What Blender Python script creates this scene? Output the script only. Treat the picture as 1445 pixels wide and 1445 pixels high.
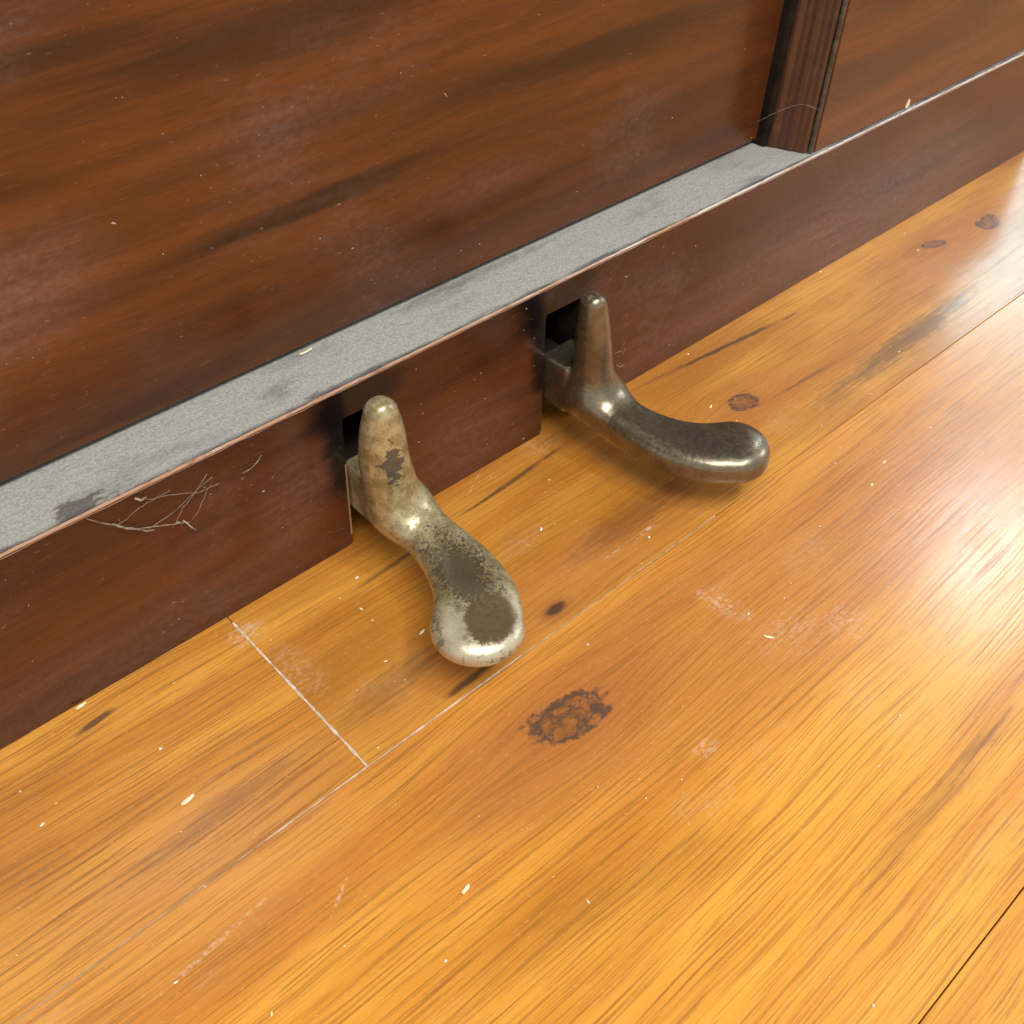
import bpy, bmesh, math, random
import numpy as np
from mathutils import Vector, Matrix

for o in list(bpy.data.objects):
    bpy.data.objects.remove(o)
scene = bpy.context.scene
COL = scene.collection

# ---------------------------------------------------------------- camera
cam_d = bpy.data.cameras.new('camera')
cam = bpy.data.objects.new('camera', cam_d)
COL.objects.link(cam)
_R = np.array([[0.73721331, -0.67547647, 0.01575039],
               [-0.4002621, -0.45538809, -0.79524332],
               [0.54434069, 0.57995968, -0.60608579]])       # rows: image right, image down, view direction
_X, _Y, _Z = _R[0], -_R[1], -_R[2]
cam.matrix_world = Matrix(((_X[0], _Y[0], _Z[0], 0.0), (_X[1], _Y[1], _Z[1], -0.306),
                           (_X[2], _Y[2], _Z[2], 0.36), (0, 0, 0, 1)))
cam_d.sensor_width = 36.0
cam_d.lens = 1617.17 / 1445 * 36
cam_d.shift_x = 0.0057
cam_d.shift_y = -0.1207
cam_d.clip_start = 0.01
cam_d.clip_end = 60
cam_d.dof.use_dof = True
cam_d.dof.focus_distance = 0.50
cam_d.dof.aperture_fstop = 40
scene.camera = cam

# ---------------------------------------------------------------- room light
world = bpy.data.worlds.new('World')
scene.world = world
world.use_nodes = True
bg = world.node_tree.nodes['Background']
bg.inputs[0].default_value = (0.97, 0.97, 1.0, 1)
bg.inputs[1].default_value = 0.76

def area(name, loc, target, sx, sy, power, color):
    d = bpy.data.lights.new(name, 'AREA')
    d.shape = 'RECTANGLE'; d.size = sx; d.size_y = sy
    d.energy = power; d.color = color
    o = bpy.data.objects.new(name, d); COL.objects.link(o)
    o.location = loc
    o.rotation_euler = (Vector(target) - Vector(loc)).to_track_quat('-Z', 'Y').to_euler()
    return o
area('ceiling_lamp', (-0.25, -1.00, 1.95), (0.15, -0.1, 0), 1.1, 0.7, 38, (1.0, 0.98, 0.95))
area('ceiling_lamp', (0.55, -1.15, 2.35), (0.2, -0.1, 0), 0.28, 0.28, 20, (0.84, 0.92, 1.0))
area('rail_fill', (2.6, -0.95, 1.40), (0.45, -0.05, 0.05), 0.8, 0.8, 12, (0.80, 0.90, 1.0))  # added fill from the right front, brightens the rail
area('hall_lamp', (2.55, 0.42, 1.92), (0.4, -0.19, 0), 0.20, 0.20, 8.0, (0.76, 0.88, 1.0))
area('window_light', (2.9, 0.80, 1.30), (0.60, -0.09, 0), 0.9, 0.40, 11, (0.56, 0.90, 1.0))

scene.view_settings.view_transform = 'Standard'
scene.view_settings.look = 'None'
scene.view_settings.exposure = 0.07
scene.view_settings.gamma = 1.0
scene.cycles.use_denoising = True
scene.cycles.max_bounces = 8

# ---------------------------------------------------------------- helpers
def mesh_obj(name, verts, faces, mats, parent=None, smooth=False, midx=None, loc=(0, 0, 0)):
    me = bpy.data.meshes.new(name)
    me.from_pydata([tuple(v) for v in verts], [], [tuple(f) for f in faces])
    for m in (mats if isinstance(mats, (list, tuple)) else [mats]):
        me.materials.append(m)
    if midx is not None:
        me.polygons.foreach_set('material_index', midx)
    if smooth:
        me.polygons.foreach_set('use_smooth', [True] * len(me.polygons))
    me.update()
    o = bpy.data.objects.new(name, me); COL.objects.link(o)
    o.location = loc
    if parent: o.parent = parent
    return o

def from_bm(name, bm, mats, parent=None, smooth=False, loc=(0, 0, 0)):
    bmesh.ops.recalc_face_normals(bm, faces=bm.faces[:])
    me = bpy.data.meshes.new(name); bm.to_mesh(me); bm.free()
    for m in (mats if isinstance(mats, (list, tuple)) else [mats]):
        me.materials.append(m)
    if smooth:
        me.polygons.foreach_set('use_smooth', [True] * len(me.polygons))
    o = bpy.data.objects.new(name, me); COL.objects.link(o)
    o.location = loc
    if parent: o.parent = parent
    return o

def box_bm(x0, x1, y0, y1, z0, z1, bevel=0.0, seg=2):
    bm = bmesh.new()
    v = [bm.verts.new((x, y, z)) for x in (x0, x1) for y in (y0, y1) for z in (z0, z1)]
    for q in ((0, 1, 3, 2), (4, 6, 7, 5), (0, 4, 5, 1), (2, 3, 7, 6), (0, 2, 6, 4), (1, 5, 7, 3)):
        bm.faces.new([v[i] for i in q])
    bmesh.ops.recalc_face_normals(bm, faces=bm.faces[:])
    if bevel:
        bmesh.ops.bevel(bm, geom=bm.edges[:], offset=bevel, segments=seg, profile=0.5, affect='EDGES', clamp_overlap=True)
    return bm

def empty(name, loc=(0, 0, 0), **props):
    o = bpy.data.objects.new(name, None); COL.objects.link(o); o.location = loc
    o.empty_display_size = 0.02
    for k, v in props.items(): o[k] = v
    return o

class NT:
    """small helper for writing node graphs"""
    def __init__(s, name):
        s.mat = bpy.data.materials.new(name); s.mat.use_nodes = True
        s.t = s.mat.node_tree; s.bsdf = s.t.nodes['Principled BSDF']
        s.coord = s.t.nodes.new('ShaderNodeTexCoord').outputs['Object']
        sp = s.t.nodes.new('ShaderNodeSeparateXYZ'); s.t.links.new(s.coord, sp.inputs[0])
        s.x, s.y, s.z = sp.outputs
    def put(s, sock, v):
        if isinstance(v, bpy.types.NodeSocket): s.t.links.new(v, sock)
        elif isinstance(v, (tuple, list)): sock.default_value = (*v, 1.0) if len(v) == 3 and len(sock.default_value) == 4 else v
        else: sock.default_value = v
    def m(s, op, a, b=0.0, c=0.0, clamp=False):
        n = s.t.nodes.new('ShaderNodeMath'); n.operation = op; n.use_clamp = clamp
        for i, v in enumerate((a, b, c)): s.put(n.inputs[i], v)
        return n.outputs[0]
    def add(s, *a):
        r = a[0]
        for b in a[1:]: r = s.m('ADD', r, b)
        return r
    def mul(s, *a):
        r = a[0]
        for b in a[1:]: r = s.m('MULTIPLY', r, b)
        return r
    def sub(s, a, b): return s.m('SUBTRACT', a, b)
    def vec(s, x, y, z=0.0):
        n = s.t.nodes.new('ShaderNodeCombineXYZ')
        for i, v in enumerate((x, y, z)): s.put(n.inputs[i], v)
        return n.outputs[0]
    def noise(s, v, scale=1.0, detail=3.0, rough=0.5, dist=0.0):
        n = s.t.nodes.new('ShaderNodeTexNoise'); s.put(n.inputs['Vector'], v)
        n.inputs['Scale'].default_value = scale; n.inputs['Detail'].default_value = detail
        n.inputs['Roughness'].default_value = rough; n.inputs['Distortion'].default_value = dist
        return n.outputs['Fac']
    def voro(s, v, scale):
        n = s.t.nodes.new('ShaderNodeTexVoronoi'); s.put(n.inputs['Vector'], v); n.inputs['Scale'].default_value = scale
        return n.outputs['Distance']
    def step(s, v, a, b, lo=0.0, hi=1.0):
        n = s.t.nodes.new('ShaderNodeMapRange'); n.interpolation_type = 'SMOOTHSTEP'
        s.put(n.inputs['Value'], v)
        n.inputs['From Min'].default_value = a; n.inputs['From Max'].default_value = b
        n.inputs['To Min'].default_value = lo; n.inputs['To Max'].default_value = hi
        return n.outputs['Result']
    def mix(s, f, a, b):
        n = s.t.nodes.new('ShaderNodeMix'); n.data_type = 'RGBA'
        s.put(n.inputs[0], f); s.put(n.inputs[6], a); s.put(n.inputs[7], b)
        return n.outputs[2]
    def ell(s, X, Y, cx, cy, a, b, rot=0.0):
        """normalised elliptical radius about (cx, cy)"""
        dx, dy = s.sub(X, cx), s.sub(Y, cy)
        if rot:
            c, si = math.cos(rot), math.sin(rot)
            dx, dy = s.add(s.mul(dx, c), s.mul(dy, si)), s.add(s.mul(dx, -si), s.mul(dy, c))
        return s.m('SQRT', s.add(s.m('POWER', s.m('ABSOLUTE', s.mul(dx, 1 / a)), 2.0), s.m('POWER', s.m('ABSOLUTE', s.mul(dy, 1 / b)), 2.0)))
    def bump(s, h, strength, dist=0.001, normal=None):
        n = s.t.nodes.new('ShaderNodeBump'); n.inputs['Strength'].default_value = strength
        n.inputs['Distance'].default_value = dist; s.put(n.inputs['Height'], h)
        if normal is not None: s.put(n.inputs['Normal'], normal)
        return n.outputs[0]
    def out(s, color=None, rough=None, metal=None, normal=None, coat=None, coat_rough=None, spec=None):
        for k, v in (('Base Color', color), ('Roughness', rough), ('Metallic', metal), ('Normal', normal),
                     ('Coat Weight', coat), ('Coat Roughness', coat_rough), ('Specular IOR Level', spec)):
            if v is not None: s.put(s.bsdf.inputs[k], v)
        return s.mat

# ---------------------------------------------------------------- materials
def plank_mat(name, seed, knots=(), darks=(), reds=(), tone=0.0, grainy=1.0, pales=(), shade=1.0):
    """warm laminate plank. knots: (x, y, a, b, rot, kind); darks: (x, y, a, b, rot, strength); reds: soft reddish areas"""
    n = NT(name)
    X, Y = n.x, n.y
    w = n.noise(n.vec(n.mul(X, 5.0), n.mul(Y, 14.0), seed), 1.0, 2.0, 0.5)
    w2 = n.noise(n.vec(n.mul(X, 22.0), n.mul(Y, 45.0), seed + 3.1), 1.0, 2.0, 0.5)
    g = n.add(Y, n.mul(n.sub(w, 0.5), 0.015), n.mul(n.sub(w2, 0.5), 0.0012))
    for (kx, ky, a, b, rot, kind) in knots:
        r = n.ell(X, Y, kx, ky, a * 2.6, b * 2.2)
        ga = n.m('EXPONENT', n.mul(n.m('POWER', r, 2.0), -1.0))
        g = n.sub(g, n.mul(n.mul(n.sub(Y, ky), ga), 0.75))
    ln = n.noise(n.vec(n.mul(X, 13.0), n.mul(g, 760.0), seed * 2.0), 1.0, 3.0, 0.62)
    ph = n.noise(n.vec(n.mul(X, 5.0), n.mul(g, 55.0), seed + 5.0), 1.0, 2.0, 0.5)
    wv = n.m('SINE', n.add(n.mul(g, 2 * math.pi / 0.0024), n.mul(ph, 30.0)))
    lines = n.add(ln, n.mul(wv, 0.055))
    fine = n.noise(n.vec(n.mul(X, 24.0), n.mul(g, 1400.0), seed + 7.0), 1.0, 2.0, 0.6)
    broad = n.noise(n.vec(n.mul(X, 3.2), n.mul(g, 42.0), seed + 11.0), 1.0, 3.0, 0.55)
    blot = n.noise(n.vec(n.mul(X, 7.0), n.mul(Y, 17.0), seed + 17.0), 1.0, 3.0, 0.55)
    fleck = n.noise(n.vec(n.mul(X, 420.0), n.mul(Y, 640.0), seed + 23.0), 1.0, 2.0, 0.6)
    gold, orange, brown = [tuple(v * shade for v in q) for q in ((0.72, 0.325, 0.046), (0.56, 0.212, 0.027), (0.36, 0.126, 0.016))]
    c = n.mix(n.step(broad, 0.36, 0.66), gold, orange)
    c = n.mix(n.mul(n.step(blot, 0.46 - tone, 0.78 - tone), 0.65), c, brown)
    for (rx, ry, a, b, st) in reds:
        r = n.add(n.ell(X, Y, rx, ry, a, b), n.mul(n.sub(blot, 0.5), 1.3))
        c = n.mix(n.mul(n.step(r, 0.35, 1.15, 1.0, 0.0), st), c, (0.41, 0.145, 0.036))
    lm = n.mul(n.step(lines, 0.52, 0.64), n.step(blot, 0.25, 0.62, 0.55, 1.0))
    c = n.mix(n.mul(lm, 0.62 * grainy), c, (0.270, 0.098, 0.016))
    c = n.mix(n.mul(n.step(fine, 0.53, 0.61), 0.50 * grainy), c, (0.25, 0.095, 0.022))
    c = n.mix(n.mul(n.step(fleck, 0.56, 0.74), 0.16), c, (0.82, 0.46, 0.12))
    nz = n.noise(n.vec(n.mul(X, 150.0), n.mul(Y, 190.0), seed + 31.0), 1.0, 4.0, 0.65)
    nzs = n.noise(n.vec(n.mul(X, 60.0), n.mul(Y, 420.0), seed + 37.0), 1.0, 3.0, 0.6)
    for (dx, dy, a, b, rot, st) in darks:
        r = n.add(n.ell(X, Y, dx, dy, a, b, rot), n.mul(n.sub(nzs, 0.5), 1.5), n.mul(n.sub(nz, 0.5), 0.7))
        c = n.mix(n.mul(n.step(r, 0.25, 1.1, 1.0, 0.0), st), c, (0.052, 0.030, 0.020))
    for (kx, ky, a, b, rot, kind) in knots:
        r0 = n.ell(X, Y, kx, ky, a, b, rot)
        r = n.add(r0, n.mul(n.sub(nz, 0.5), 1.1))
        if kind == 'ring':
            lump = n.noise(n.vec(n.mul(X, 75.0), n.mul(Y, 95.0), seed + 41.0), 1.0, 3.0, 0.6)
            r = n.add(r0, n.mul(n.sub(lump, 0.5), 1.5), n.mul(n.sub(nz, 0.5), 0.35))
            c = n.mix(n.mul(n.step(r, 0.7, 1.9, 1.0, 0.0), 0.45), c, (0.36, 0.120, 0.030))
            inner = n.step(r, 0.80, 0.95, 1.0, 0.0)
            c = n.mix(n.mul(inner, n.step(nz, 0.35, 0.6, 0.25, 0.75)), c, (0.130, 0.058, 0.024))
            edge = n.step(n.m('ABSOLUTE', n.sub(r, 0.90)), 0.05, 0.20, 1.0, 0.0)
            vein = n.mul(n.step(n.m('ABSOLUTE', n.sub(lump, 0.52)), 0.0, 0.045, 1.0, 0.0), n.step(r0, 0.7, 1.1, 1.0, 0.0))
            dk = n.m('MAXIMUM', n.mul(edge, n.step(nz, 0.36, 0.52)), n.mul(vein, 0.8))
            c = n.mix(n.mul(dk, 0.80), c, (0.062, 0.044, 0.036))
        else:
            c = n.mix(n.mul(n.step(r, 0.7, 1.9, 1.0, 0.0), 0.5), c, (0.25, 0.090, 0.026))
            c = n.mix(n.mul(n.step(r, 0.45, 1.0, 1.0, 0.0), 0.88), c, (0.055, 0.030, 0.020))
    # thin film of dust and old scuffs
    du = n.noise(n.vec(n.mul(X, 16.0), n.mul(Y, 30.0), seed + 53.0), 1.0, 5.0, 0.65)
    duf = n.noise(n.vec(n.mul(X, 420.0), n.mul(Y, 520.0), seed + 59.0), 1.0, 2.0, 0.6)
    dm = n.mul(n.step(du, 0.56, 0.80), n.step(duf, 0.35, 0.65))
    c = n.mix(n.mul(dm, 0.22), c, (0.66, 0.55, 0.42))
    for (px_, py_, a, b, rot, st) in pales:
        r = n.add(n.ell(X, Y, px_, py_, a, b, rot), n.mul(n.sub(nz, 0.5), 1.6))
        c = n.mix(n.mul(n.step(r, 0.1, 1.3, 1.0, 0.0), n.step(n.add(duf, n.mul(nzs, 0.6)), 0.72, 0.92), st * 0.75), c, (0.74, 0.62, 0.50))
    rough = n.add(0.205, n.mul(n.step(du, 0.42, 0.75), 0.06), n.mul(lm, 0.05))
    h = n.add(n.mul(lines, -0.9), n.mul(fine, -0.45))
    rip = n.noise(n.vec(n.mul(X, 55.0), n.mul(g, 210.0), seed + 71.0), 1.0, 3.0, 0.6)
    nrm = n.bump(h, 0.11, 0.0004)
    nrm = n.bump(rip, 0.055, 0.0006, nrm)
    return n.out(c, rough, normal=nrm, spec=0.5)

def mahogany(name, seed, axis='z', streak=1.0, dust=1.0, base=(0.150, 0.043, 0.0135), rough=0.24, dark_patches=(), sheen_dust=(), bands=()):
    n = NT(name)
    X = n.x
    V = n.z if axis == 'z' else n.x
    L = n.x if axis == 'z' else n.z
    W = n.add(V, n.mul(n.y, 0.8))
    w = n.noise(n.vec(n.mul(L, 4.0), n.mul(W, 9.0), seed), 1.0, 2.0, 0.5)
    g = n.add(W, n.mul(n.sub(w, 0.5), 0.03))
    band = n.noise(n.vec(n.mul(L, 2.2), n.mul(g, 19.0), seed + 2.0), 1.0, 2.5, 0.5)
    mid = n.noise(n.vec(n.mul(L, 9.0), n.mul(g, 120.0), seed + 4.0), 1.0, 4.0, 0.6)
    fine = n.noise(n.vec(n.mul(L, 70.0), n.mul(g, 1100.0), seed + 6.0), 1.0, 3.0, 0.6)
    pore = n.noise(n.vec(n.mul(L, 110.0), n.mul(g, 700.0), seed + 8.0), 1.0, 2.0, 0.5)
    dark = tuple(v * k for v, k in zip(base, (0.30, 0.38, 0.55)))
    warm = tuple(v * k for v, k in zip(base, (1.45, 1.35, 0.95)))
    c = n.mix(n.step(mid, 0.34, 0.68), base, warm)
    c = n.mix(n.mul(n.step(band, 0.44, 0.60), 0.92 * streak), c, dark)
    c = n.mix(n.mul(n.mul(n.step(band, 0.50, 0.62), n.step(mid, 0.56, 0.68)), 0.55 * streak), c, (0.016, 0.010, 0.008))
    c = n.mix(n.mul(n.step(fine, 0.50, 0.70), 0.32), c, dark)
    c = n.mix(n.mul(n.step(pore, 0.62, 0.74), 0.14), c, (0.27, 0.12, 0.06))
    for (sx, sz, a_, b_) in dark_patches:
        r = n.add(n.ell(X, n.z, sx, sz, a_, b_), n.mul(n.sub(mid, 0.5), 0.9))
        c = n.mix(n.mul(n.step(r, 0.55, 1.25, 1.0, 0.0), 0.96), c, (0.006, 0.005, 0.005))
    for (bx_, bz_, a_, b_, st) in bands:
        r = n.add(n.ell(X, n.z, bx_, bz_, a_, b_), n.mul(n.sub(mid, 0.5), 1.5), n.mul(n.sub(w, 0.5), 1.2))
        c = n.mix(n.mul(n.step(r, 0.2, 1.25, 1.0, 0.0), st), c, tuple(v * 0.9 for v in dark))
    # pale film and spots: dust plus painted sheen; ellipses add more of both
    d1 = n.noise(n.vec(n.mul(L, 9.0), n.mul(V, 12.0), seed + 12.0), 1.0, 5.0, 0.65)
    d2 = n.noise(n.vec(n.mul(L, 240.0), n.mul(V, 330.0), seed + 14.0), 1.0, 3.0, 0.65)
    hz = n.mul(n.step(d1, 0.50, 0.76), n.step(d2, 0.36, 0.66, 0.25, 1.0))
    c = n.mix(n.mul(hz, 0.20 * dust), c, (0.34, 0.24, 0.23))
    spot = n.mul(n.step(n.noise(n.vec(n.mul(L, 330.0), n.mul(V, 520.0), seed + 15.0), 1.0, 1.0, 0.5), 0.70, 0.77), n.step(d1, 0.44, 0.62))
    c = n.mix(n.mul(spot, 0.30 * dust), c, (0.50, 0.36, 0.28))
    for (hx, hz_, a_, b_, st) in sheen_dust:
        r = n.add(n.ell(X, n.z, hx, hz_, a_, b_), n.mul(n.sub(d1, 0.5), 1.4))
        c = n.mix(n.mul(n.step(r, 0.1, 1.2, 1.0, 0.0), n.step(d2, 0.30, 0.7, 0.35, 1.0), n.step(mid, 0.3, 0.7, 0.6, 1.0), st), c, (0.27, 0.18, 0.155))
    ro = n.add(rough, n.mul(n.step(d1, 0.42, 0.75), 0.20))
    nrm = n.bump(n.add(fine, n.mul(pore, 0.6)), 0.10, 0.0005)
    nrm = n.bump(n.noise(n.vec(n.mul(L, 30.0), n.mul(V, 45.0), seed + 20.0), 1.0, 3.0, 0.5), 0.10, 0.0012, nrm)
    return n.out(c, ro, normal=nrm, spec=0.5)

def dusty_ledge_mat():
    n = NT('dusty_ledge')
    X, Y = n.add(n.x, 0.27), n.y
    f = n.noise(n.vec(n.mul(X, 900.0), n.mul(Y, 900.0)), 1.0, 3.0, 0.7)
    f2 = n.noise(n.vec(n.mul(X, 330.0), n.mul(Y, 420.0), 4.0), 1.0, 3.0, 0.6)
    big = n.noise(n.vec(n.mul(X, 24.0), n.mul(Y, 60.0), 9.0), 1.0, 4.0, 0.6)
    c = n.mix(n.step(f, 0.30, 0.72), (0.250, 0.238, 0.200), (0.400, 0.382, 0.330))
    c = n.mix(n.mul(n.step(f2, 0.48, 0.70), 0.30), c, (0.150, 0.140, 0.122))
    c = n.mix(n.mul(n.step(big, 0.50, 0.70), 0.38), c, (0.120, 0.112, 0.104))
    stk = n.noise(n.vec(n.mul(X, 120.0), n.mul(Y, 500.0), 13.0), 1.0, 3.0, 0.6)
    c = n.mix(n.mul(n.step(stk, 0.52, 0.68), 0.25), c, (0.42, 0.41, 0.38))
    stn = n.noise(n.vec(n.mul(X, 110.0), n.mul(Y, 240.0), 21.0), 1.0, 3.0, 0.6)
    # places where the dust has been rubbed off
    for (a_, b_, ra, rb, st) in ((0.0905, 0.0030, 0.0105, 0.0072, 0.72), (0.1790, 0.0150, 0.0085, 0.0030, 0.34),
                                 (0.1905, 0.0022, 0.0100, 0.0025, 0.5), (0.4662, 0.0040, 0.0085, 0.0030, 0.35), (0.300, 0.029, 0.05, 0.003, 0.3)):
        r = n.add(n.ell(X, Y, a_, b_, ra, rb), n.mul(n.sub(f2, 0.5), 1.5), n.mul(n.sub(stn, 0.5), 3.0))
        c = n.mix(n.mul(n.step(r, 0.55, 1.1, 1.0, 0.0), st), c, (0.055, 0.035, 0.026))
    fr = n.add(n.m('ABSOLUTE', n.sub(Y, 0.0012)), n.mul(n.sub(n.noise(n.vec(n.mul(X, 45.0), n.mul(Y, 200.0), 2.0), 1.0, 3.0, 0.6), 0.5), 0.006))
    c = n.mix(n.mul(n.step(fr, -0.0002, 0.0022, 1.0, 0.0), 0.75), c, (0.035, 0.032, 0.045))  # dark bluish shadow line painted along the ledge's front edge
    return n.out(c, 0.92, normal=n.bump(n.add(f, f2), 0.35, 0.0005), spec=0.2)

def worn_edge_mat():
    n = NT('worn_bare_edge')
    f = n.noise(n.vec(n.mul(n.x, 160.0), n.mul(n.y, 900.0), n.mul(n.z, 900.0)), 1.0, 3.0, 0.6)
    l = n.noise(n.vec(n.mul(n.x, 14.0), 0.0, 3.0), 1.0, 3.0, 0.5)
    c = n.mix(n.step(n.add(l, n.mul(n.x, 0.45)), 0.46, 0.66), (0.42, 0.235, 0.135), (0.62, 0.52, 0.45))
    c = n.mix(n.mul(n.step(f, 0.52, 0.68), 0.75), c, (0.24, 0.10, 0.045))
    return n.out(c, 0.45)

def plain_mat(name, a, b, scale, rough, metal=0.0, bump=0.0):
    n = NT(name)
    f = n.noise(n.coord, scale, 4.0, 0.6)
    c = n.mix(n.step(f, 0.35, 0.68), a, b)
    return n.out(c, rough, metal, n.bump(f, bump, 0.0005) if bump else None)

BANDS_W = [(.178, .148, .016, .0022, .9), (.205, .1465, .018, .0022, .95), (.222, .1525, .022, .0028, .9), (.19, .217, .09, .010, .7), (.36, .170, .11, .009, .75), (.215, .150, .075, .007, .85), (.135, .094, .05, .006, .35), (.12, .230, .07, .010, .7), (.30, .118, .09, .006, .5), (.44, .128, .05, .007, .4), (.10, .190, .05, .006, .5)]
PANEL_BANDS = [(x - 0.27, z, a, b, st) for x, z, a, b, st in BANDS_W]
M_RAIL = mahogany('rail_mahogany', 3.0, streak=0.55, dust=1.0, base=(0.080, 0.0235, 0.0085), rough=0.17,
                  dark_patches=((0.2040 - 0.27, 0.078, 0.026, 0.016), (0.3180 - 0.27, 0.076, 0.028, 0.018), (0.3110 - 0.27, 0.055, 0.010, 0.034), (0.197 - 0.27, 0.055, 0.010, 0.030)),  # near-black patches round the slot tops and left edges
                  sheen_dust=((0.58 - 0.27, 0.030, 0.17, 0.034, 0.33), (0.265 - 0.27, 0.022, 0.035, 0.028, 0.22), (0.172 - 0.27, 0.046, 0.022, 0.030, 0.25),  # pale ellipses paint reflected sheen into the rail colour
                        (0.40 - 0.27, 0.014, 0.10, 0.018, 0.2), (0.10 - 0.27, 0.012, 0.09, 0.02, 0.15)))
M_PANEL = mahogany('panel_mahogany', 11.0, streak=0.42, dust=0.8, base=(0.092, 0.0272, 0.0080), rough=0.18, bands=PANEL_BANDS,
                   sheen_dust=((0.085 - 0.27, 0.155, 0.050, 0.028, 0.42), (0.20 - 0.27, 0.185, 0.05, 0.014, 0.14), (0.30 - 0.27, 0.128, 0.05, 0.012, 0.14)))
M_RPANEL = mahogany('frame_mahogany', 23.0, streak=0.6, dust=0.6, base=(0.102, 0.0310, 0.0095), rough=0.13)
M_MOULD = mahogany('moulding_mahogany', 31.0, axis='x', streak=1.0, dust=0.8, base=(0.058, 0.023, 0.012), rough=0.22)
M_LEDGE = dusty_ledge_mat()
M_EDGE = worn_edge_mat()
M_BLACK = plain_mat('dark_wood_and_shade', (0.010, 0.007, 0.005), (0.022, 0.014, 0.010), 90, 0.95)  # inner boards, and painted shade in the slots and moulding gap
M_BLACK.node_tree.nodes['Principled BSDF'].inputs['Specular IOR Level'].default_value = 0.08
M_BEAD = plain_mat('grey_bead', (0.10, 0.105, 0.09), (0.22, 0.22, 0.19), 300, 0.35)  # paler grey than the moulding beside it
M_DUST = plain_mat('pale_dust', (0.42, 0.32, 0.22), (0.66, 0.57, 0.46), 260, 0.95)
M_SPECK = plain_mat('pale_specks', (0.70, 0.58, 0.40), (0.85, 0.78, 0.62), 150, 0.8)
M_CHIP = plain_mat('dry_chip', (0.72, 0.58, 0.34), (0.86, 0.78, 0.58), 400, 0.6)
M_WEB = plain_mat('cobweb', (0.22, 0.165, 0.12), (0.42, 0.34, 0.27), 400, 0.9)

# ---------------------------------------------------------------- floor
PW, SEAM_AB, XJ = 0.1823, -0.0945, 0.1336
floor = mesh_obj('floor', *(lambda b: (b[0], b[1]))((
    [(-3, -3, -0.009), (3.5, -3, -0.009), (3.5, 1.2, -0.009), (-3, 1.2, -0.009)], [(0, 1, 2, 3)])), M_BLACK)
floor['kind'] = 'structure'

def plank(x0, x1, y0, y1, mat):
    bm = box_bm(0, x1 - x0, 0, y1 - y0, -0.008, 0.0, 0.00025, 1)
    o = from_bm('plank', bm, mat, floor, loc=(x0, y0, 0))
    return o
G1, G2 = 0.00014, 0.00022
# row under and in front of the piano
ax0, ay0 = XJ + G1, SEAM_AB + G1
loc = lambda x, y: (x - ax0, y - ay0)
kn = [(*loc(0.2369, -0.0862), 0.0068, 0.0034, 0.0, 'solid'), (*loc(0.4064, -0.0504), 0.0095, 0.0055, 0.0, 'ring'),
      (*loc(0.6258, -0.0290), 0.012, 0.0035, -0.3, 'ring'), (*loc(0.6800, -0.0370), 0.012, 0.0060, 0.1, 'ring')]
dk = [(*loc(0.1870, -0.0895), 0.020, 0.0022, 0.05, 0.8), (*loc(0.278, -0.0160), 0.045, 0.0016, 0.06, 0.75), (*loc(0.205, -0.0215), 0.035, 0.0014, 0.05, 0.6),
      (*loc(0.440, -0.0130), 0.065, 0.0020, -0.10, 0.8), (*loc(0.520, -0.0755), 0.095, 0.0095, 0.03, 0.62),
      (*loc(0.450, -0.0600), 0.040, 0.0012, -0.05, 0.55), (*loc(0.160, -0.0720), 0.035, 0.008, 0.1, 0.35), (*loc(0.30, -0.070), 0.05, 0.010, 0.0, 0.38)]
mA = plank_mat('laminate_knotty', 5.0, kn, dk, [(*loc(0.25, -0.08), 0.12, 0.02, 0.6), (*loc(0.41, -0.052), 0.05, 0.018, 0.5), (*loc(0.62, -0.04), 0.09, 0.03, 0.6)], tone=0.11, grainy=0.80, shade=0.84, pales=[(*loc(0.300, -0.0802), 0.011, 0.0011, 0.06, 0.7), (*loc(0.283, -0.0795), 0.010, 0.0008, 0.05, 0.45),
               (*loc(0.1365, -0.0120), 0.006, 0.006, 0.0, 0.4), (*loc(0.1400, -0.0420), 0.008, 0.018, 0.0, 0.2), (*loc(0.262, -0.0060), 0.010, 0.0006, 0.5, 0.6)])
plank(XJ + G1, XJ + 1.22, SEAM_AB + G1, SEAM_AB + PW, mA)
bx0 = XJ - 1.22
locb = lambda x, y: (x - bx0, y - ay0)
mA2 = plank_mat('laminate_striped', 9.0, [], [(*locb(0.0700, -0.0115), 0.010, 0.0022, 0.1, 0.8), (*locb(0.0130, -0.030), 0.012, 0.0025, 0.1, 0.6),
                                             (*locb(0.085, -0.075), 0.045, 0.005, 0.05, 0.35)], [(*locb(0.09, -0.08), 0.08, 0.02, 0.5)], tone=0.0, grainy=1.25, shade=0.88,
                pales=[(*locb(0.1315, -0.0120), 0.005, 0.006, 0.0, 0.45)])
plank(bx0, XJ - G1, SEAM_AB + G1, SEAM_AB + PW, mA2)
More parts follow.
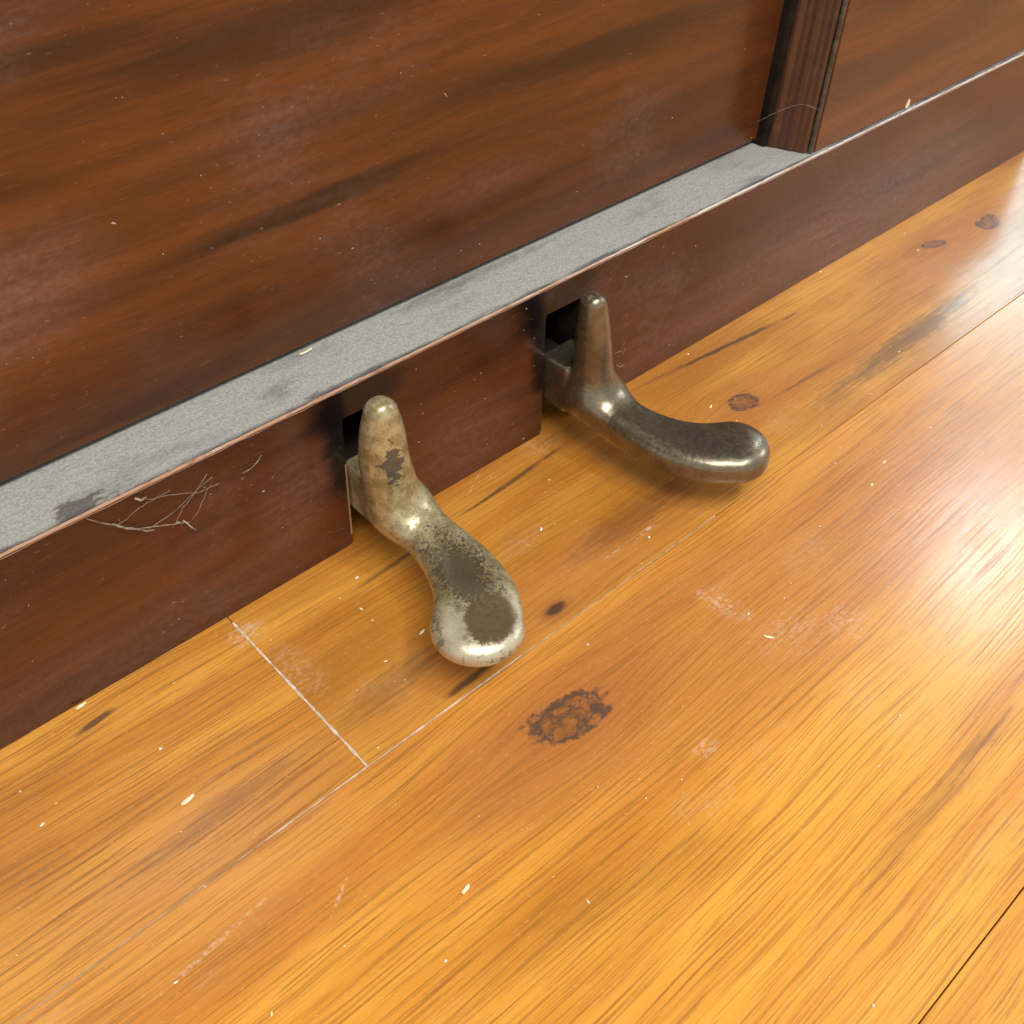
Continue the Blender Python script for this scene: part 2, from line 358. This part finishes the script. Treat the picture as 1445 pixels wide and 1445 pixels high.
# row nearest the middle of the photograph
cx0, cy0 = -0.50, SEAM_AB - PW + G2
locc = lambda x, y: (x - cx0, y - cy0)
mB = plank_mat('laminate_golden', 14.0, [(*locc(0.2012, -0.1275), 0.0185, 0.0088, -0.15, 'ring')],
               [(*locc(0.268, -0.2400), 0.055, 0.0055, 0.02, 0.28), (*locc(0.310, -0.2385), 0.030, 0.003, 0.0, 0.3)],
               [(*locc(0.200, -0.130), 0.060, 0.030, 0.75), (*locc(0.36, -0.140), 0.28, 0.055, 0.68), (*locc(0.10, -0.105), 0.16, 0.02, 0.35)], tone=-0.05, grainy=0.95,
               pales=[(*locc(0.291, -0.131), 0.006, 0.014, 0.1, 0.42), (*locc(0.060, -0.1140), 0.026, 0.0011, 0.11, 0.45), (*locc(0.099, -0.1265), 0.012, 0.0007, 0.55, 0.45),
                      (*locc(0.322, -0.170), 0.012, 0.010, 0.0, 0.25), (*locc(0.231, -0.171), 0.006, 0.004, 0.0, 0.4), (*locc(0.30, -0.158), 0.02, 0.012, 0.0, 0.2)])
plank(cx0, cx0 + 1.22, SEAM_AB - PW + G2, SEAM_AB - G1, mB)
mC = plank_mat('laminate_tan', 27.0, [], [], [], tone=0.02, grainy=0.9)
plank(cx0 + 1.2205, cx0 + 2.44, SEAM_AB - PW + G2, SEAM_AB - G1, mC)
plank(-0.20, 1.02, SEAM_AB - 2 * PW, SEAM_AB - PW - G2, mC)
plank(-1.42, -0.2005, SEAM_AB - 2 * PW, SEAM_AB - PW - G2, mA2)
plank(XJ + 1.221, XJ + 2.44, SEAM_AB + G1, SEAM_AB + PW, mB)
for r in range(3, 8):
    for x in (-1.6 + 0.31 * (r % 3), -0.379 + 0.31 * (r % 3), 0.842 + 0.31 * (r % 3)):
        plank(x, x + 1.2200, SEAM_AB - r * PW, SEAM_AB - (r - 1) * PW - G2, (mB, mC, mA2)[r % 3])
# grey dust packed into the joints
rng = random.Random(4)
def seam_dust(p, q, w, gaps):
    vs, fs = [], []
    n = 70
    d = Vector(q) - Vector(p); s = Vector((-d.y, d.x)).normalized()
    for i in range(n + 1):
        t = i / n
        ww = w * (0.35 + 0.75 * rng.random())
        if any(a < t < b for a, b in gaps): ww *= 0.08
        c = Vector(p) + d * t
        vs += [(c.x - s.x * ww, c.y - s.y * ww, 0.00012), (c.x + s.x * ww, c.y + s.y * ww, 0.00012),
               (c.x - s.x * ww, c.y - s.y * ww, -0.004), (c.x + s.x * ww, c.y + s.y * ww, -0.004)]
        if i:
            a = 4 * (i - 1); b = 4 * i
            fs += [(a, b, b + 1, a + 1), (a + 2, b + 2, b, a), (a + 1, b + 1, b + 3, a + 3)]
    o = mesh_obj('joint_dust', vs, fs, M_DUST, floor); o['kind'] = 'stuff'
seam_dust((XJ, SEAM_AB), (XJ, -0.004), 0.00058, [])
seam_dust((-0.1, SEAM_AB), (0.33, SEAM_AB), 0.00034, [(0.0, 0.45), (0.72, 1.0)])

# ---------------------------------------------------------------- piano
H, D = 0.0848, 0.0305
XL, XR = -0.55, 0.80
S1, S2 = (0.1970, 0.2196), (0.3112, 0.3338)
piano = empty('upright_piano', (0.27, 0.0, 0.0), category='piano',
              label='dark mahogany upright piano base with a dusty ledge and two brass foot pedals')
piano_inv = Vector((-0.27, 0, 0))
def part(name, bm, mat, smooth=False, parent=None):
    bmesh.ops.translate(bm, verts=bm.verts[:], vec=piano_inv)
    return from_bm(name, bm, mat, parent or piano, smooth)

def prism_y(poly, y0, y1):
    """outline in x,z pushed through y"""
    bm = bmesh.new()
    a = [bm.verts.new((x, y0, z)) for x, z in poly]; b = [bm.verts.new((x, y1, z)) for x, z in poly]
    bm.faces.new(a); bm.faces.new(b[::-1])
    for i in range(len(poly)):
        j = (i + 1) % len(poly); bm.faces.new((a[i], b[i], b[j], a[j]))
    bmesh.ops.recalc_face_normals(bm, faces=bm.faces[:])
    return bm

def arc(cx, cz, r, a0, a1, n=5):
    return [(cx + r * math.cos(math.radians(a0 + (a1 - a0) * i / n)), cz + r * math.sin(math.radians(a0 + (a1 - a0) * i / n))) for i in range(n + 1)]
NT_TOP = 0.0700
out = [(XL, 0.0002)]
for a, b in (S1, S2):
    out += arc(a - 0.0022, 0.0024, 0.0022, -90, 0)
    out += arc(a + 0.0012, NT_TOP - 0.0012, 0.0012, 180, 90) + arc(b - 0.0012, NT_TOP - 0.0012, 0.0012, 90, 0)
    out += arc(b + 0.0022, 0.0024, 0.0022, 180, 270)
out += [(XR, 0.0002), (XR, H - 0.0006), (XL, H - 0.0006)]
rail_bm = prism_y(out, 0.0, 0.019)
for f_ in rail_bm.faces:
    c_ = f_.calc_center_median()
    if abs(f_.normal.y) < 0.5 and c_.z > 0.0035 and any(a - 0.001 < c_.x < b + 0.001 for a, b in (S1, S2)): f_.material_index = 1  # slot walls blackened to paint in the shade inside
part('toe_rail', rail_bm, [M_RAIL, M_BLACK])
# pale bare arris along the top of the rail
rng = random.Random(8)
bm = bmesh.new(); prev = None
for i in range(301):
    x = XL + (XR - XL) * i / 300
    d_ = 0.00105 + rng.uniform(-0.0002, 0.0002); h_ = 0.00045 + rng.uniform(-0.0002, 0.0003)
    row = [bm.verts.new(v) for v in ((x, -0.00006, H - 0.0006 - h_), (x, 0.00025, H - 0.0002), (x, d_, H + 0.00005), (x, d_ + 0.0004, H - 0.002))]
    if prev:
        for k in range(3): bm.faces.new((prev[k], row[k], row[k + 1], prev[k + 1]))
    prev = row
part('worn_edge', bm, M_EDGE)
part('worn_edge', box_bm(S1[0] - 0.0006, S1[0] + 0.0002, -0.00012, 0.004, 0.006, 0.046, 0.0001, 1), M_EDGE)
def leaned(bm, z0, xmax=9.0):
    for v in bm.verts:
        if v.co.x < xmax: v.co.x += (v.co.z - z0) * 0.075
    return bm
part('ledge', box_bm(XL, XR, 0.0016, 0.075, H - 0.0058, H + 0.00035, 0.0002, 1), M_LEDGE)
part('bottom_panel', box_bm(XL, 0.5450, D, D + 0.018, H + 0.0030, 0.62, 0.0009, 2), M_PANEL)
part('slot_blocker', box_bm(XL, 0.733, 0.110, 0.125, 0.0003, 0.60), M_BLACK)  # unseen board added so the slots stay dark
part('frame_panel', leaned(box_bm(0.5165, 0.7520, 0.0021, 0.0285, H + 0.0007, 0.62, 0.0005, 2), H, 0.7), M_RPANEL)
# upright moulding that returns from the panel to the frame
prof = [(0.5010, 0.040), (0.5008, 0.0262), (0.5013, 0.0250), (0.5026, 0.0247), (0.5034, 0.0238), (0.5036, 0.0222), (0.5042, 0.0212),
        (0.5056, 0.0197), (0.5061, 0.0178), (0.5069, 0.0160), (0.5073, 0.0139), (0.5082, 0.0120), (0.5090, 0.0112), (0.5096, 0.0092), (0.5105, 0.0077), (0.5110, 0.0058),
        (0.5119, 0.0049), (0.5122, 0.0044), (0.5172, 0.0200), (0.5172, 0.040)]
def prism_z(poly, z0, z1):
    bm = bmesh.new()
    a = [bm.verts.new((x, y, z0)) for x, y in poly]; b = [bm.verts.new((x, y, z1)) for x, y in poly]
    bm.faces.new(a); bm.faces.new(b)
    for i in range(len(poly)):
        j = (i + 1) % len(poly); bm.faces.new((a[i], b[i], b[j], a[j]))
    bmesh.ops.recalc_face_normals(bm, faces=bm.faces[:])
    return bm
mb = leaned(prism_z(prof, H + 0.0010, 0.62), H)
for f_ in mb.faces:
    if abs(f_.normal.z) < 0.5 and (f_.calc_center_median().y > 0.0236): f_.material_index = 1  # black faces paint the shadow gap beside the panel
mould = part('moulding', mb, [M_MOULD, M_BLACK])
bead = [(0.5144 + 0.0014 * math.cos(t), 0.0036 + 0.0016 * math.sin(t)) for t in np.linspace(0, 2 * math.pi, 14)[:-1]]
bm = leaned(prism_z(bead, H + 0.0012, 0.62), H)
part('bead', bm, M_BEAD, True, None)
part('end_panel', box_bm(0.7335, 0.7516, 0.0300, 0.40, H + 0.0007, 0.62, 0.001, 2), M_RPANEL)

part('key_bed_blocker', box_bm(XL - 0.02, 0.76, -0.17, 0.40, 0.6202, 0.66, 0.002, 2), M_RPANEL)  # unseen key bed, added to shade floor, rail and panel

# ---------------------------------------------------------------- pedals: one smooth cast body each
def catmull(K, n):
    K = np.asarray(K, float); E = np.vstack([2 * K[0] - K[1], K, 2 * K[-1] - K[-2]]); o = []
    for i in range(1, len(E) - 2):
        for t in np.arange(n) / n:
            a, b, c, d = E[i - 1:i + 3]
            o.append(.5 * ((2 * b) + (-a + c) * t + (2 * a - 5 * b + 4 * c - d) * t * t + (-a + 3 * b - 3 * c + d) * t ** 3))
    o.append(K[-1]); return np.array(o)

def sweep_field(P, K, up, n=7, ex=2.4):
    """distance-like field of a chain of ellipsoids; station = x, y, z, lateral radius, normal radius"""
    R = catmull(K, n); c = R[:, :3]
    T = np.gradient(c, axis=0); T /= np.linalg.norm(T, axis=1)[:, None]
    best = np.full(P.shape[0], 1e3, np.float32)
    for i in range(len(R)):
        t = T[i]; lat = np.cross(t, up); lat /= np.linalg.norm(lat); nn = np.cross(lat, t)
        q = P - c[i].astype(np.float32)
        a, b = R[i, 3], R[i, 4]; w = R[i, 3] * 0.95
        u, v, s = np.abs(q @ lat.astype(np.float32)) / a, np.abs(q @ nn.astype(np.float32)) / b, np.abs(q @ t.astype(np.float32)) / w
        f = ((u * u + s * s) ** (ex / 2) + v ** ex) ** (1 / ex)
        best = np.minimum(best, (f - 1) * min(a, b))
    return best
def smin(a, b, k):
    h = np.clip(0.5 + 0.5 * (b - a) / k, 0, 1)
    return b + (a - b) * h - k * h * (1 - h)
def box_field(P, lo, hi, r):
    c = (np.array(lo) + hi) / 2; e = (np.array(hi) - lo) / 2 - r
    q = np.abs(P - c) - e
    return np.linalg.norm(np.maximum(q, 0), axis=1) + np.minimum(q.max(1), 0) - r

def surface_nets(F, org, h):
    s = F < 0
    nx, ny, nz = F.shape
    corners = [(i, j, k) for i in (0, 1) for j in (0, 1) for k in (0, 1)]
    cnt = np.zeros((nx - 1, ny - 1, nz - 1), int)
    for i, j, k in corners: cnt += s[i:nx - 1 + i, j:ny - 1 + j, k:nz - 1 + k]
    act = (cnt > 0) & (cnt < 8)
    idx = -np.ones(act.shape, int); cells = np.argwhere(act); idx[act] = np.arange(len(cells))
    acc = np.zeros((len(cells), 3)); num = np.zeros(len(cells))
    for a in corners:
        for ax in range(3):
            if a[ax] == 0:
                b = list(a); b[ax] = 1
                fa = F[cells[:, 0] + a[0], cells[:, 1] + a[1], cells[:, 2] + a[2]]; fb = F[cells[:, 0] + b[0], cells[:, 1] + b[1], cells[:, 2] + b[2]]
                m = (fa < 0) != (fb < 0); t = fa[m] / (fa[m] - fb[m])
                p = np.tile(np.array(a, float), (m.sum(), 1)); p[:, ax] += t
                acc[m] += p; num[m] += 1
    V = (cells + acc / num[:, None]) * h + org
    Fc = []
    for ax in range(3):
        sl0 = [slice(None)] * 3; sl1 = [slice(None)] * 3; sl0[ax] = slice(0, -1); sl1[ax] = slice(1, None)
        ch = s[tuple(sl0)] != s[tuple(sl1)]
        e = np.argwhere(ch); o1, o2 = [(1, 2), (2, 0), (0, 1)][ax]
        ok = (e[:, o1] > 0) & (e[:, o2] > 0) & (e[:, o1] < F.shape[o1] - 1) & (e[:, o2] < F.shape[o2] - 1)
        e = e[ok]; fl = s[tuple(e.T)]
        def get(d1, d2):
            q = e.copy(); q[:, o1] += d1; q[:, o2] += d2; return idx[tuple(q.T)]
        q = np.stack([get(-1, -1), get(0, -1), get(0, 0), get(-1, 0)], 1)
        q[~fl] = q[~fl][:, ::-1]
        Fc.append(q)
    return V, np.vstack(Fc)

def make_pedal(horn, foot, arm, dish, mat, arm_mat, label, ex=2.4):
    h = 0.0007
    allp = np.vstack([horn, foot])
    lo = allp[:, :3].min(0) - 0.026; hi = allp[:, :3].max(0) + 0.026; hi[1] = 0.0065
    n = np.ceil((hi - lo) / h).astype(int) + 1
    g = np.stack(np.meshgrid(*[lo[i] + np.arange(n[i]) * h for i in range(3)], indexing='ij'), -1).reshape(-1, 3).astype(np.float32)
    fh = sweep_field(g, horn, np.array([0, -1.0, 0]), 6, 2.2)
    ff = sweep_field(g, foot, np.array([0, 0, 1.0]), 7, ex)
    F = smin(fh, ff, 0.014)
    (dx, dy, rx, ry, ang, dep) = dish
    ca, sa = math.cos(ang), math.sin(ang)
    u = ((g[:, 0] - dx) * ca + (g[:, 1] - dy) * sa) / rx; v = (-(g[:, 0] - dx) * sa + (g[:, 1] - dy) * ca) / ry
    zt = foot[-1][2]
    F = F + dep * np.exp(-(u * u + v * v)) * np.clip((g[:, 2] - zt) / 0.004, 0, 1)
    F = smin(F, box_field(g, arm[0], arm[1], 0.0018).astype(np.float32), 0.0032)
    F = F.reshape(n)
    V, Q = surface_nets(F, lo, h)
    org = np.array([horn[0][0], horn[0][1], 0.0])
    o = mesh_obj('pedal', V - org, Q, mat, piano, True, loc=tuple(Vector(org) + piano_inv))
    o['label'] = label
    b = from_bm('pedal_arm', box_bm(arm[0][0] + 0.001, arm[1][0] - 0.0025, 0.001, 0.108, arm[0][2] + 0.002, arm[1][2] - 0.006, 0.0008, 2), arm_mat, o, loc=tuple(-org))
    return o

def pedal_mat(name, light):
    n = NT(name)
    X, Y, Z = n.x, n.y, n.z
    sp = n.noise(n.coord, 620.0, 4.0, 0.75)
    md = n.noise(n.coord, 170.0, 4.0, 0.65)
    bg_ = n.noise(n.coord, 45.0, 3.0, 0.55)
    if light:
        pale, olive, dark, nick = (0.46, 0.395, 0.215), (0.27, 0.212, 0.095), (0.066, 0.046, 0.025), (0.50, 0.445, 0.30)
        c = n.mix(n.step(md, 0.38, 0.62), pale, olive)
        c = n.mix(n.mul(n.step(sp, 0.54, 0.66), 0.75), c, (0.10, 0.075, 0.042))
        # brassy warm side
        c = n.mix(n.mul(n.step(bg_, 0.50, 0.66), 0.35), c, (0.40, 0.300, 0.125))
        # brown band along the top of the foot
        r1 = n.add(n.ell(X, Y, 0.0005, -0.0470, 0.0125, 0.0240, -0.12), n.mul(n.sub(sp, 0.5), 3.6), n.mul(n.sub(md, 0.5), 0.9))
        top = n.step(Z, 0.0285, 0.0325)
        mask_dark = n.mul(n.step(r1, 0.62, 1.08, 1.0, 0.0), top)
        # bare nickel rim round the toe, brown worn spoon in its middle
        r2 = n.add(n.ell(X, Y, -0.0115, -0.0735, 0.0245, 0.0215), n.mul(n.sub(sp, 0.5), 2.4))
        mask_nick = n.step(r2, 0.75, 1.05, 1.0, 0.0)
        c = n.mix(n.mul(mask_nick, 0.85), c, nick)
        c = n.mix(n.mul(n.mul(mask_nick, n.step(n.add(md, n.mul(sp, 0.5)), 0.80, 0.88)), 0.75), c, (0.16, 0.12, 0.07))
        c = n.mix(n.mul(mask_dark, 0.88), c, dark)
        r3 = n.add(n.ell(X, Y, -0.0060, -0.0705, 0.0132, 0.0105, 0.6), n.mul(n.sub(md, 0.5), 0.45), n.mul(n.sub(sp, 0.5), 0.55))
        spoon = n.mul(n.step(r3, 0.84, 1.0, 1.0, 0.0), n.step(Z, 0.028, 0.0300))
        c = n.mix(n.mul(spoon, 0.90), c, (0.235, 0.160, 0.085))
        # flaked spot on the front of the upright horn
        fl = n.noise(n.vec(n.mul(X, 300.0), n.mul(Y, 300.0), n.mul(Z, 420.0)), 1.0, 2.0, 0.6)
        r4 = n.add(n.ell(X, Z, -0.0018, 0.0650, 0.0060, 0.0125), n.mul(n.sub(fl, 0.5), 2.6))
        front = n.step(Y, -0.0062, -0.0045, 1.0, 0.0)
        flk = n.mul(n.step(r4, 0.62, 0.74, 1.0, 0.0), front)
        c = n.mix(n.mul(flk, 0.92), c, (0.062, 0.046, 0.034))
        met = n.add(0.45, n.mul(flk, -0.35), n.mul(spoon, 0.22))
        rough = n.add(0.26, n.mul(n.step(sp, 0.40, 0.70), 0.22), n.mul(n.m('MAXIMUM', mask_dark, 0.0), 0.10), n.mul(spoon, -0.10))
        hgt = n.add(n.mul(sp, 0.6), n.mul(spoon, -0.3), n.mul(flk, -1.2), n.mul(mask_dark, -0.3))
        return n.out(c, rough, met, n.bump(hgt, 0.22, 0.0004), coat=0.45, coat_rough=0.16)
    c = n.mix(n.step(md, 0.36, 0.66), (0.215, 0.170, 0.100), (0.150, 0.118, 0.070))
    c = n.mix(n.mul(n.step(bg_, 0.48, 0.70), 0.5), c, (0.240, 0.195, 0.120))
    ta = n.add(n.ell(X, Y, 0.0105, -0.052, 0.0125, 0.033, 0.38), n.mul(n.sub(sp, 0.5), 0.9), n.mul(n.sub(bg_, 0.5), 0.9))
    top = n.step(Z, 0.0290, 0.0330)
    tk = n.mul(n.step(ta, 0.62, 1.1, 1.0, 0.0), top)
    c = n.mix(n.mul(tk, 0.62), c, (0.095, 0.080, 0.060))
    sc = n.noise(n.vec(n.mul(X, 700.0), n.mul(Y, 260.0), n.mul(Z, 400.0)), 1.0, 3.0, 0.6)
    c = n.mix(n.mul(n.mul(n.step(sc, 0.64, 0.72), top), 0.7), c, (0.33, 0.29, 0.19))
    c = n.mix(n.mul(n.step(sp, 0.62, 0.72), 0.45), c, (0.28, 0.23, 0.15))
    rough = n.add(0.25, n.mul(n.step(sp, 0.40, 0.70), 0.16), n.mul(tk, 0.10))
    return n.out(c, rough, 0.80, n.bump(n.add(sp, n.mul(tk, -0.4)), 0.14, 0.0004), coat=0.55, coat_rough=0.17)
M_P1, M_P2 = pedal_mat('tarnished_nickel', True), pedal_mat('brown_bronze', False)
M_ARM1 = M_BLACK  # arms take the black too, putting slot shade into their colour
M_ARM2 = M_ARM1

horn1 = np.array([[0.2006, -0.022, 0.0845, 0.0070, 0.0065], [0.2006, -0.022, 0.0737, 0.0093, 0.0083], [0.2008, -0.022, 0.0619, 0.0101, 0.0095], [0.2026, -0.0222, 0.0493, 0.0108, 0.0096], [0.2049, -0.0225, 0.0375, 0.0107, 0.0097]])
foot1 = np.array([[0.208, -0.013, 0.0295, 0.0095, 0.008], [0.2077, -0.031, 0.0286, 0.0102, 0.0077], [0.2075, -0.0485, 0.0275, 0.0117, 0.0078], [0.2056, -0.064, 0.0262, 0.0142, 0.0079], [0.2002, -0.0783, 0.0262, 0.0166, 0.0079], [0.1908, -0.0894, 0.0265, 0.0180, 0.0076]])
make_pedal(horn1, foot1, ((.1980, -.014, .0205), (.2190, .0035, .0455)), (.1945, -.0925, .0125, .0095, 0.6, .0022), M_P1, M_ARM1,
           'tarnished nickel pedal, pale toe with worn brown middle and flaking horn')
horn2 = np.array([[0.3183, -0.022, 0.0840, 0.0058, 0.006], [0.3190, -0.022, 0.0735, 0.0071, 0.0075], [0.3199, -0.022, 0.0619, 0.0076, 0.0090], [0.321, -0.0222, 0.0485, 0.0088, 0.0092], [0.3222, -0.0225, 0.034, 0.0108, 0.0096]])
foot2 = np.array([[0.3255, -0.0112, 0.0295, 0.0108, 0.008], [0.3235, -0.031, 0.0278, 0.0107, 0.0079], [0.3242, -0.0508, 0.0260, 0.0117, 0.0083], [0.3292, -0.0680, 0.0249, 0.0141, 0.0086], [0.3368, -0.0806, 0.0250, 0.0162, 0.0088], [0.3454, -0.0885, 0.0256, 0.0171, 0.0086]])
make_pedal(horn2, foot2, ((.3120, -.014, .0205), (.3330, .0035, .0465)), (.3380, -.0800, .0190, .0105, -0.7, .0005), M_P2, M_ARM2,
           'dark brown bronze pedal with blackened foot curving to the right', ex=2.9)

# ---------------------------------------------------------------- debris
def chip(name, loc, size, rot, label, mat=M_CHIP, seed=0, curl=0.25):
    rg = random.Random(seed)
    L, Wd, T = (v * 0.7 for v in size)
    bm = bmesh.new(); rings = []
    N = 7
    for i in range(N):
        t = i / (N - 1); w = Wd * (math.sin(math.pi * (0.12 + 0.80 * t)) ** 0.7) * (0.8 + 0.4 * rg.random())
        zc = curl * L * (t - 0.5) ** 2 * 1.2
        rings.append([bm.verts.new(((t - 0.5) * L, s * w / 2 * k, zc + z)) for s, k, z in ((-1, 1, T * .3), (-1, .6, T), (1, .6, T), (1, 1, T * .35), (1, .5, 0), (-1, .5, 0))])
    for i in range(N - 1):
        for k in range(6):
            bm.faces.new((rings[i][k], rings[i + 1][k], rings[i + 1][(k + 1) % 6], rings[i][(k + 1) % 6]))
    bm.faces.new(rings[0]); bm.faces.new(rings[-1][::-1])
    o = from_bm(name, bm, mat, None, loc=loc); o.rotation_euler = rot
    o['label'] = label; o['category'] = 'wood chip'; o['group'] = 'pale chips lying about'
    return o
chip('wood_chip', (0.0785, -0.0636, 0.0003), (0.0075, 0.0024, 0.0009), (0, 0, 0.12), 'pale flat chip on the striped floor plank left of the short joint', seed=1, curl=0.05)
chip('wood_chip', (0.1293, -0.1535, 0.0003), (0.0054, 0.0022, 0.0010), (0, 0, 0.2), 'white oval chip on the wide plank below the short joint', seed=2, curl=0.1)
chip('wood_chip', (0.2907, -0.1547, 0.0003), (0.0060, 0.0017, 0.0007), (0, 0, -1.0), 'small cream chip on the plank right of the large dark knot', seed=3, curl=0.1)
chip('wood_chip', (0.0690, -0.0018, 0.0004), (0.0062, 0.0020, 0.0011), (0.4, 0, 0.1), 'pale chip against the foot of the rail at far left', seed=4, curl=0.1)
chip('wood_chip', (0.6085, 0.0018, H + 0.0034), (0.0078, 0.0024, 0.0008), (0.2, -1.15, 0.1), 'pale splinter standing on the thin rail edge at right', seed=5, curl=0.3)
chip('wood_chip', (0.2010, 0.0285, H + 0.0010), (0.0090, 0.0016, 0.0009), (0, 0.0, 0.05), 'cream sliver at the back of the grey dusty ledge', seed=6, curl=0.15)

def strand(points, r, bm, n=4):
    pts = [Vector(p) for p in points]; prev = None
    for i, p in enumerate(pts):
        t = (pts[min(i + 1, len(pts) - 1)] - pts[max(i - 1, 0)]).normalized()
        a = t.orthogonal().normalized(); b = t.cross(a)
        row = [bm.verts.new(p + (a * math.cos(k * 2 * math.pi / n) + b * math.sin(k * 2 * math.pi / n)) * r) for k in range(n)]
        if prev:
            for k in range(n): bm.faces.new((prev[k], row[k], row[(k + 1) % n], prev[(k + 1) % n]))
        prev = row
def wander(p, q, n, amp, rg, sag=0.0):
    p, q = Vector(p), Vector(q); o = []
    off = Vector((0, 0, 0))
    for i in range(n + 1):
        t = i / n; off += Vector((rg.gauss(0, amp), 0, rg.gauss(0, amp)))
        e = math.sin(math.pi * t)
        o.append(p.lerp(q, t) + off * e + Vector((0, -0.0012 * e, -sag * e)))
    return o
rg = random.Random(12)
bm = bmesh.new()
Yw = -0.0007
strand(wander((0.090, Yw, 0.0836), (0.126, Yw, 0.0590), 14, 0.0003, rg, 0.0035), 0.00015, bm)
strand(wander((0.098, Yw, 0.0760), (0.112, Yw, 0.0640), 10, 0.0003, rg, 0.001), 0.00026, bm)
strand(wander((0.110, Yw, 0.0655), (0.138, Yw, 0.0745), 12, 0.0003, rg), 0.00007, bm)
strand(wander((0.119, Yw, 0.0605), (0.136, Yw, 0.0770), 10, 0.0004, rg), 0.00009, bm)
strand(wander((0.127, Yw, 0.0595), (0.137, Yw, 0.0710), 10, 0.0003, rg), 0.00008, bm)
strand(wander((0.112, Yw, 0.0790), (0.140, Yw, 0.0700), 12, 0.0005, rg), 0.00008, bm)
strand(wander((0.1235, Yw, 0.0615), (0.1275, Yw, 0.0540), 5, 0.0001, rg), 0.00036, bm)
strand(wander((0.108, Yw, 0.0820), (0.112, Yw, 0.0800), 5, 0.0003, rg), 0.00040, bm)
strand(wander((0.150, Yw, 0.0690), (0.159, Yw, 0.0730), 6, 0.0002, rg), 0.00013, bm)
strand(wander((0.100, Yw, 0.0745), (0.121, Yw, 0.0780), 12, 0.0005, rg), 0.00007, bm)
web = from_bm('cobweb', bm, M_WEB, None)
web['label'] = 'wispy tangled cobweb clinging to the rail under the ledge at left'; web['category'] = 'cobweb'
bm = bmesh.new()
for k in range(9):
    a = (0.357 + rg.uniform(-.004, .012), Yw, 0.020 + rg.uniform(-.012, .012)); b = (a[0] + rg.uniform(-.006, .010), Yw, a[2] + rg.uniform(-.008, .008))
    strand(wander(a, b, 6, 0.0005, rg), 0.00008, bm)
fz = from_bm('dust_fluff', bm, M_WEB, None)
fz['label'] = 'little tuft of fibres on the rail just right of the brown pedal'; fz['category'] = 'fluff'
bm = bmesh.new()
hp = [Vector((0.4975, 0.029, 0.100)), Vector((0.5035, 0.018, 0.109)), Vector((0.5070, 0.010, 0.1135)), Vector((0.5110, 0.003, 0.1125)), Vector((0.5140, 0.001, 0.110))]
hp = [Vector(v) for v in catmull([tuple(p) for p in hp], 5)]
strand(hp, 0.00009, bm)
hr = from_bm('hair', bm, M_WEB, None)
hr['label'] = 'single fine pale hair across the upright moulding'; hr['category'] = 'hair'

# fine dust specks on floor, panel and rail
def specks(name, n, place, seed, smin_, smax_, parent=None):
    r = np.random.default_rng(seed); V = []; Fc = []
    for i in range(n):
        c, u, v, nn = place(r)
        s = smin_ + (smax_ - smin_) * r.random() ** 5; e = 1 + 2.2 * r.random() ** 2; a = r.random() * math.pi if r.random() < .5 else r.normal(0, .3)
        U = (u * math.cos(a) + v * math.sin(a)); W = (-u * math.sin(a) + v * math.cos(a))
        b = len(V)
        for k in range(5):
            t = k * 2 * math.pi / 5; j = 0.7 + 0.6 * r.random()
            V.append(c + U * math.cos(t) * s * e * j + W * math.sin(t) * s * j)
        V.append(c + nn * s * 0.8)
        for k in range(5): Fc.append((b + k, b + (k + 1) % 5, b + 5))
    o = mesh_obj(name, V, Fc, M_SPECK if 'floor' in name else M_WEB, parent); o['kind'] = 'stuff'
    return o
ex, ey, ez = np.eye(3)
specks('floor_dust', 480, lambda r: (np.array([r.uniform(-.02, .8), -0.30 * r.random() ** 1.1, 0.0001]), ex, ey, ez), 1, 0.00010, 0.0007)
specks('rail_dust', 170, lambda r: (np.array([r.choice([r.uniform(.04, .195), r.uniform(.23, .31), r.uniform(.345, .76)]), -0.0001, r.uniform(.002, .082)]), ex, ez, -ey), 2, 0.00008, 0.00045)
specks('panel_dust', 230, lambda r: (np.array([r.uniform(.0, .5), D - 0.0001, H + .004 + .2 * r.random()]), ex, ez, -ey), 3, 0.00008, 0.00045)
specks('frame_dust', 60, lambda r: (np.array([r.uniform(.52, .78), 0.0029, H + .004 + .1 * r.random()]), ex, ez, -ey), 5, 0.00008, 0.00045)
